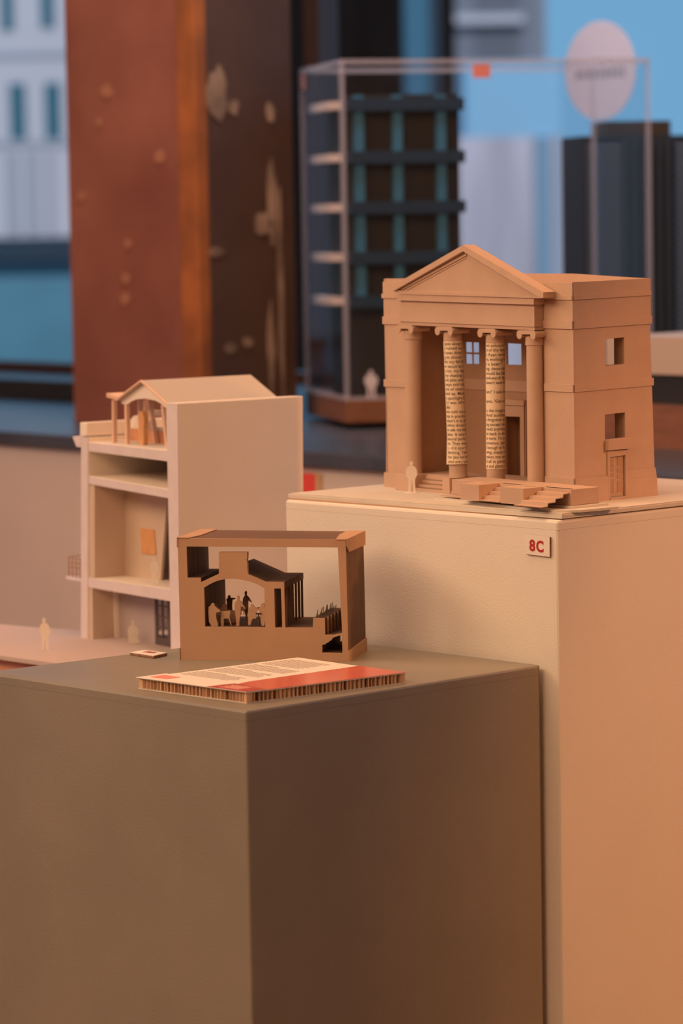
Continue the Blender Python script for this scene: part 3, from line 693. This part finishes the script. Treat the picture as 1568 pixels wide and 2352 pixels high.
# rooms on the main floor
inner_m = mat('shaded_foam_card', (.60, .47, .375), .75, var=.03, scale=12)  # foamboard darkened for the inner rooms, shade carried by the colour
MB().prism([(.2520, .0920), (.2675, .0920), (.2630, .2300), (.2455, .2300)], WF, .0015, .056).build('inner_wall', inner_m, WM)
scrn = MB().prism([(.1460, .0930), (.2700, .0915), (.2640, .2300), (.1190, .2290)], WF, .055, .059).build('partition', inner_m, WM)
MB().prism([(.1560, .1300), (.1980, .1290), (.2010, .1660), (.1600, .1670)], WF, .0535, .0549).build('picture', amber, scrn)
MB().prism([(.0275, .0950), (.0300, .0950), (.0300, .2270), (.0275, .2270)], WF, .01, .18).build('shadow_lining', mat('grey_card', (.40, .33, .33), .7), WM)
# ground floor rooms
MB().prism([(.262, .0), (.2735, .0), (.2700, .0765), (.2600, .0770)], WF, .0015, .045).build('inner_wall', inner_m, WM)
MB().prism([(.2560, 0), (.2600, 0), (.2600, .0765), (.2560, .0765)], WF, .038, .045).build('thin_screen', foam, WM)
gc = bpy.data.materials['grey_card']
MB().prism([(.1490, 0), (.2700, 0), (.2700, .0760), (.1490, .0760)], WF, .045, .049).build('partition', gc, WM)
lat = MB()
lattice = [(.1030, .0005), (.1490, .0005), (.1490, .0755), (.1030, .0755)]
holes = []
for i in range(2):
    for j in range(4):
        a0_ = .1120+i*.0165; z0_ = .0115+j*.0158; holes.append([(a0_, z0_), (a0_+.0140, z0_), (a0_+.0140, z0_+.0140), (a0_, z0_+.0140)])
lat.prism([lattice]+holes, WF, .045, .0475); lat.build('lattice_window', mat('dark_grey_lattice', (.10, .075, .07), .7), WM)
# roof pavilion
PV = .290
gab = [(.0450, .3575), (.1158, .3868), (.1870, .3580), (.1870, .3515), (.1700, .3518), (.1600, .3560), (.1440, .3602), (.1160, .3620), (.0880, .3602), (.0700, .3560), (.0620, .3518), (.0450, .3510)]
pv = MB().prism(gab, WF, .018, .021).build('gable', foam, WM)
rf = MB(); rf.prism([(.0380, .3560), (.1158, .3885), (.1900, .3580), (.1900, .3557), (.1158, .3860), (.0380, .3538)], WF, .012, .204); rf.build('pavilion_roof', mat('cream_roof_card', (.50, .435, .385), .75), WM)
rf = MB(); rf.prism([(.1158, .3890), (.1158, .3866), (.1920, .3556), (.1925, .3582)], WF, .0095, .0125); rf.prism([(.1158, .3890), (.1158, .3866), (.0380, .3536), (.0380, .3562)], WF, .0095, .0125); rf.build('barge_board', balsa, WM)
rf = MB(); rf.prism([(.1860, .3600), (.2270, .3660), (.2270, .3600), (.1860, .3560)], WF, .015, .075); rf.build('side_canopy', balsa, WM)
for a0, a1, b0, z0 in ((.2165, .2195, .020, PV), (.1771, .1783, .019, PV), (.2090, .2060, .060, PV), (.1690, .1560, .055, PV), (.0900, .0790, .030, PV), (.2165, .2175, .075, PV)):
    mb = MB(); f_ = lambda x, y, z, a0=a0, a1=a1: wp(x + (a0 + (a1-a0)*0) + (a1-a0)*0 + ((a0-a1))*((.3560-z)/.066)*-1 + (a0-a1)*0, y, z)
    mb.box(-.0031, .0031, b0, b0+.0060, z0, .3560, f_); mb.build('pavilion_post', balsa, WM)
MB().prism([(.1200, .2925), (.2480, .2925), (.2480, .3110), (.1200, .3110)], WF, .064, .067).build('low_screen', balsa_red, WM)
mb = MB(); f_ = smooth_poly([(.1535, .2925), (.1420, .2925), (.1400, .3080), (.1410, .3180), (.1380, .3290), (.1420, .3400), (.1480, .3430), (.1540, .3380), (.1560, .3290), (.1530, .3180), (.1545, .3080)], 1)
mb.prism(f_, WF, .028, .036); mb.build('amber_bench_panel', amber, WM)
mb = MB(); mb.prism([[(.1700, .2930), (.2300, .2930), (.2300, .3380), (.1700, .3380)], [(.1760, .3130), (.2240, .3130), (.2240, .3300), (.1760, .3300)]], WF, .090, .094); mb.build('window_screen', foam, WM)
mb = MB(); mb.tube([wp(.188+.03*math.cos(k*.628), .12, .318+.010*math.sin(k*.628)) for k in range(0, 1)] + [wp(.14, .125, .318)], .0005, 4)
sf = MB(); pp = smooth_poly([(.200, .2930), (.254, .2930), (.254, .322), (.244, .330), (.225, .3305), (.210, .326), (.198, .321)], 2); sf.prism(pp, WF, .072, .086); sf.build('crumpled_planting', foam, WM)

cutout(WB + wp(.0925, .0120, .0955), .0405, WALK, foam, 'small white paper figure on the upper floor of the white building, below the picture', AZC)
cutout(WB + wp(.1725, .0200, .0008), .0350, SIT, board_pale, 'cream seated paper figure in the ground floor room of the white building', AZC, wide=.9)
cutout(Vector((.4433, .9266, .944)), .0478, WALK, foam, 'white paper figure standing alone on the pinkish base board, outside the white building', AZC, wide=.95)

# ------------------------------------------------------------------ background on the ledge
CA = YAW + math.radians(13)
def placed(name, n, v, z, label, cat, rz): return empty(name, room(n, v, z), label, cat, rz)
caseL = empty('display_case', (0, 0, 0), 'tall clear acrylic display case on brown wooden base, on the dark ledge', 'display case')
near = room(2.116, 2.266, LZ)
caseL.location = near; caseL.rotation_euler = (0, 0, CA)
# local x runs back along the left side, -y runs along the front
MB().box(0, .39, -.673, 0, .012, .060).build('wooden_base', wood, caseL, bevel=.002)
MB().box(.05, .34, -.60, -.05, 0, .012).build('plinth_foot', blk, caseL)
ac = MB(); z0, z1 = .060, .765
for x0, x1, y0, y1 in ((.002, .006, -.671, -.002), (.384, .388, -.671, -.002), (.006, .384, -.671, -.667), (.006, .384, -.006, -.002)): ac.box(x0, x1, y0, y1, z0, z1)
ac.box(.002, .388, -.671, -.002, z1, z1+.004); ac.build('acrylic_cover', acryl, caseL)
ed = MB()
for x, y in ((.002, -.002), (.388, -.002), (.002, -.671), (.388, -.671)): ed.box(x-.0045, x+.0045, y-.0045, y+.0045, z0, z1)
for x in (.002, .388): ed.box(x-.004, x+.004, -.671, -.002, z1-.004, z1+.006); ed.box(x-.004, x+.004, -.671, -.002, z0, z0+.008)
for y in (-.002, -.671): ed.box(.002, .388, y-.004, y+.004, z1-.004, z1+.006); ed.box(.002, .388, y-.004, y+.004, z0, z0+.008)
ed.build('glued_edge', acryl_edge, caseL)
MB().box(-.003, -.001, -.322, -.284, z1-.034, z1-.006).build('red_sticker', mat('sticker_red', (.72, .22, .17), .6), caseL)
MB().box(.360, .389, -.002, .0015, z1-.040, z1-.006).build('pink_sticker', mat('sticker_pink', (.70, .38, .36), .6), caseL)
# lattice tower model inside it
gm = empty('lattice_building_model', near, 'dark blue lattice model of a building inside the acrylic case', 'architectural model', CA)
gm.location = near + Vector((0, 0, .060))
MB().box(.10, .28, -.280, -.036, .0, .642).build('core', blk, gm)
for y in (-.057, -.1406, -.2361):
    MB().box(.080, .098, y-.010, y+.010, .21, .640).build('facade_post', teal, gm)
for k, z in enumerate((.203, .296, .402, .508, .619)):
    MB().box(.070, .100, -.285, -.034, z-.012, z+.014).build('facade_beam', navy, gm)
    MB().box(.16, .36, -.036, -.009, z-.006, z+.011).build('balcony_slab', mat('pale_slab_%d' % k, (.72, .58, .54), .6), gm)
cutout(near + Matrix.Rotation(CA, 3, 'Z') @ Vector((.05, -.066, .0605)), .060, STAND, foam_edge, 'pale figure standing on the wooden base inside the acrylic case', AZC, th=.004, wide=1.3)
# dark tower model
tl_ = near + Matrix.Rotation(CA, 3, 'Z') @ Vector((.42, -.66, 0))
tw = placed('tower_model', tl_.dot(Nn), tl_.dot(Vv), LZ, 'dark grey tower model with rows of small windows, right of the lattice building', 'architectural model', CA)
MB().box(0, .16, -.28, .005, 0, .618).build('shaft', mat('dark_tower_card', (.018, .024, .034), .5), tw)
MB().box(.03, .14, -.215, -.060, .618, .652).build('roof_box', mat('dark_bronze_card', (.05, .032, .015), .6), tw)
tm = mat('grey_blue_windows', (.20, .25, .32), .4)
for k in range(36):
    z = .05+k*.0155
    for y0, y1 in ((-.085, -.005), (-.275, -.215)): MB().box(-.002, 0, y0, y1, z, z+.005).build('window_band', tm, tw)
mb = MB()
rg = mat('rib_grey', (.035, .042, .05), .5)
for y in (-.095, -.115, -.135, -.155, -.175, -.195): MB().box(-.010, 0, y-.005, y+.005, 0, .61).build('vertical_rib', rg, tw)
# stepped block model at the right
sb = placed('stepped_block_model', 2.087, 1.487, LZ, 'model of a pale slab over dark storey on brown wood, right end of ledge', 'architectural model', PH-math.pi/2+math.radians(90))
MB().box(.0, .35, -.45, 0, .0, .082).build('wooden_base', wood, sb)
MB().box(.02, .33, -.43, -.005, .082, .139).build('dark_storey', blk, sb)
MB().box(.01, .34, -.44, -.002, .139, .209).build('pale_slab', mat('beige_slab', (.50, .38, .31), .6), sb)
# small red board on the low wall
o = MB().box(1.652, 1.66, 1.825, 1.90, 1.01, 1.077).build('red_notice', mat('matt_red', (.78, .07, .05), .6), None, rz=PH)
tag(o, 'small red board fixed to the low wall under the ledge', 'notice'); MB().box(1.6535, 1.6605, 1.812, 1.825, 1.01, 1.077).build('gold_edge', mat('gold_edge', (.62, .40, .22), .6), o)

# ------------------------------------------------------------------ street outside the window
fy = Vector((math.cos(YAW), math.sin(YAW), 0)); ry = Vector((math.sin(YAW), -math.cos(YAW), 0))
CAM = Vector((-2.41723, -2.69322, 0))
def street(name, D, x, z, label):     # a facade frame that faces the gallery, D metres away
    p = CAM + fy*D + ry*x + Vector((0, 0, z)); return empty(name, p, label, 'building', rz=YAW-math.pi/2)
GZ = -9.0
o = MB().box(5, 260, -120, 120, GZ-.5, GZ).build('ground', mat('asphalt', (.10, .10, .11), .9), None, rz=YAW); o['kind'] = 'structure'
# white clad building on the left: local x to the right, y away, z up from the street
D = 100.0; px = D/FPX
def X(x): return (x-784)*px
def Zh(y, x=75): return 1.5536 + ((510.4 - .0171*(x-784)) - y)*px - GZ
wbx = street('office_building', D, 0, GZ, 'white clad office building with narrow teal windows, seen left of the column')
clad = mat('white_cladding', (.60, .585, .62), .6); clad2 = mat('grey_cladding', (.40, .42, .47), .6)
tg = mat('teal_window_glass', (.035, .15, .20), .3); nv_ = mat('navy_fascia', (.012, .035, .055), .5)
tb = mat('teal_shopfront', (.10, .26, .34), .35, var=.2, scale=.15)
x0, x1 = X(-140), X(330)
MB().box(x0, x1, 0, 14, Zh(545), Zh(-500)).build('wall', clad, wbx)
for y in (130, 330): MB().box(x0, x1, -.06, 0, Zh(y+7), Zh(y-7)).build('floor_joint', clad2, wbx)
for a, b, c_, d_ in ((-30, 3, 195, 330), (44, 80, 195, 330), (124, 160, 195, 330), (205, 240, 195, 330), (30, 58, -60, 75), (120, 150, -80, 70)):
    MB().box(X(a), X(b), -.05, .0, Zh(d_), Zh(c_)).build('window', tg, wbx)
for a, b in ((30, 62), (75, 107), (-40, -15), (122, 140)): MB().box(X(a), X(b), -.05, .0, Zh(535), Zh(348)).build('grey_panel', clad2, wbx)
MB().box(x0, x1, -.3, 14, Zh(598), Zh(545)).build('fascia', nv_, wbx)
MB().box(x0, x1, .3, 14, 0, Zh(598)).build('shopfront', tb, wbx)
# dark building behind the case
D = 90.0; px = D/FPX
db = street('brick_building', D, 0, GZ, 'dark brown building with a teal glass strip behind the display case')
MB().box(X(560), X(1062), 0, 14, 0, Zh(-300, 800)).build('wall', mat('dark_brown_brick', (.012, .009, .008), 1.0, spec=0, var=.3, scale=.6, stretch=(3, 1, .2)), db)
MB().box(X(945), X(1000), -.15, 0, 0, Zh(-300, 900)).build('glass_strip', mat('blue_glass_strip', (.06, .17, .24), .3), db)
MB().box(X(1000), X(1026), -.1, 0, 0, Zh(-300, 900)).build('dark_strip', nv_, db)
# grey tower, and a blue block added for the sky reflection in the acrylic
D = 140.0; px = D/FPX
gb = street('grey_office_building', D, 0, GZ, 'grey rendered building above and behind the added blue block')
MB().box(X(1020), X(1290), 6, 20, 0, Zh(-400, 1150)).build('wall', mat('grey_render', (.22, .235, .27), .8, var=.35, scale=.25, stretch=(2.5, 1, .1)), gb)
MB().box(X(1020), X(1235), 5.5, 6, Zh(42, 1130), Zh(22, 1130)).build('ledge', clad, gb)
D = 120.0; px = D/FPX
bb = street('blue_reflection_block', D, 0, GZ, 'added pale blue block for the sky reflected in the acrylic, whitish lower storey')
MB().box(X(1082), X(1300), 0, 6, Zh(315, 1180), Zh(146, 1180)).build('reflection_panel', mat('sky_reflection_blue', (.34, .66, .88), .4), bb)
MB().box(X(1060), X(1300), 0, 6, 0, Zh(315, 1180)).build('lower_storey', mat('lilac_render', (.66, .62, .68), .7, var=.25, scale=.3, stretch=(3, 1, .2)), bb)
MB().box(X(1240), X(1275), -.3, 0, 0, Zh(315, 1180)).build('blue_pilaster', mat('blue_pilaster', (.24, .42, .56), .5), bb)

# worn paint on the column (kept last so it does not disturb the order above)
random.seed(11)
def colw(mbf, y, z, ry_, rz_): blob(mbf, y, z, ry_, rz_, lambda p, q, d: (-.002+d*.5, p, q))
mf = MB()
for y, z, r in ((.30, 1.845, .016), (.115, 1.700, .014), (.235, 1.515, .011), (.245, 1.440, .012), (.25, 1.395, .014), (.33, 1.78, .009), (.40, 1.62, .010)): colw(mf, y, z, r*1.3, r)
mf.build('rust_spot', chip2, bpy.data.objects['flange'])
mw = MB()
for x, z, rx, rz_ in ((.055, 1.83, .030, .055), (.10, 1.80, .014, .018), (.20, 1.79, .012, .022), (.20, 1.60, .012, .085), (.175, 1.555, .025, .028), (.045, 1.495, .022, .010), (.19, 1.28, .010, .10), (.08, 1.29, .016, .012), (.125, 1.30, .014, .012), (.22, 1.40, .008, .25)):
    blob(mw, x, z, rx, rz_, lambda p, q, d: (p, -.0135-d*.5, q))
mw.build('paint_patch', chip, bpy.data.objects['web'])
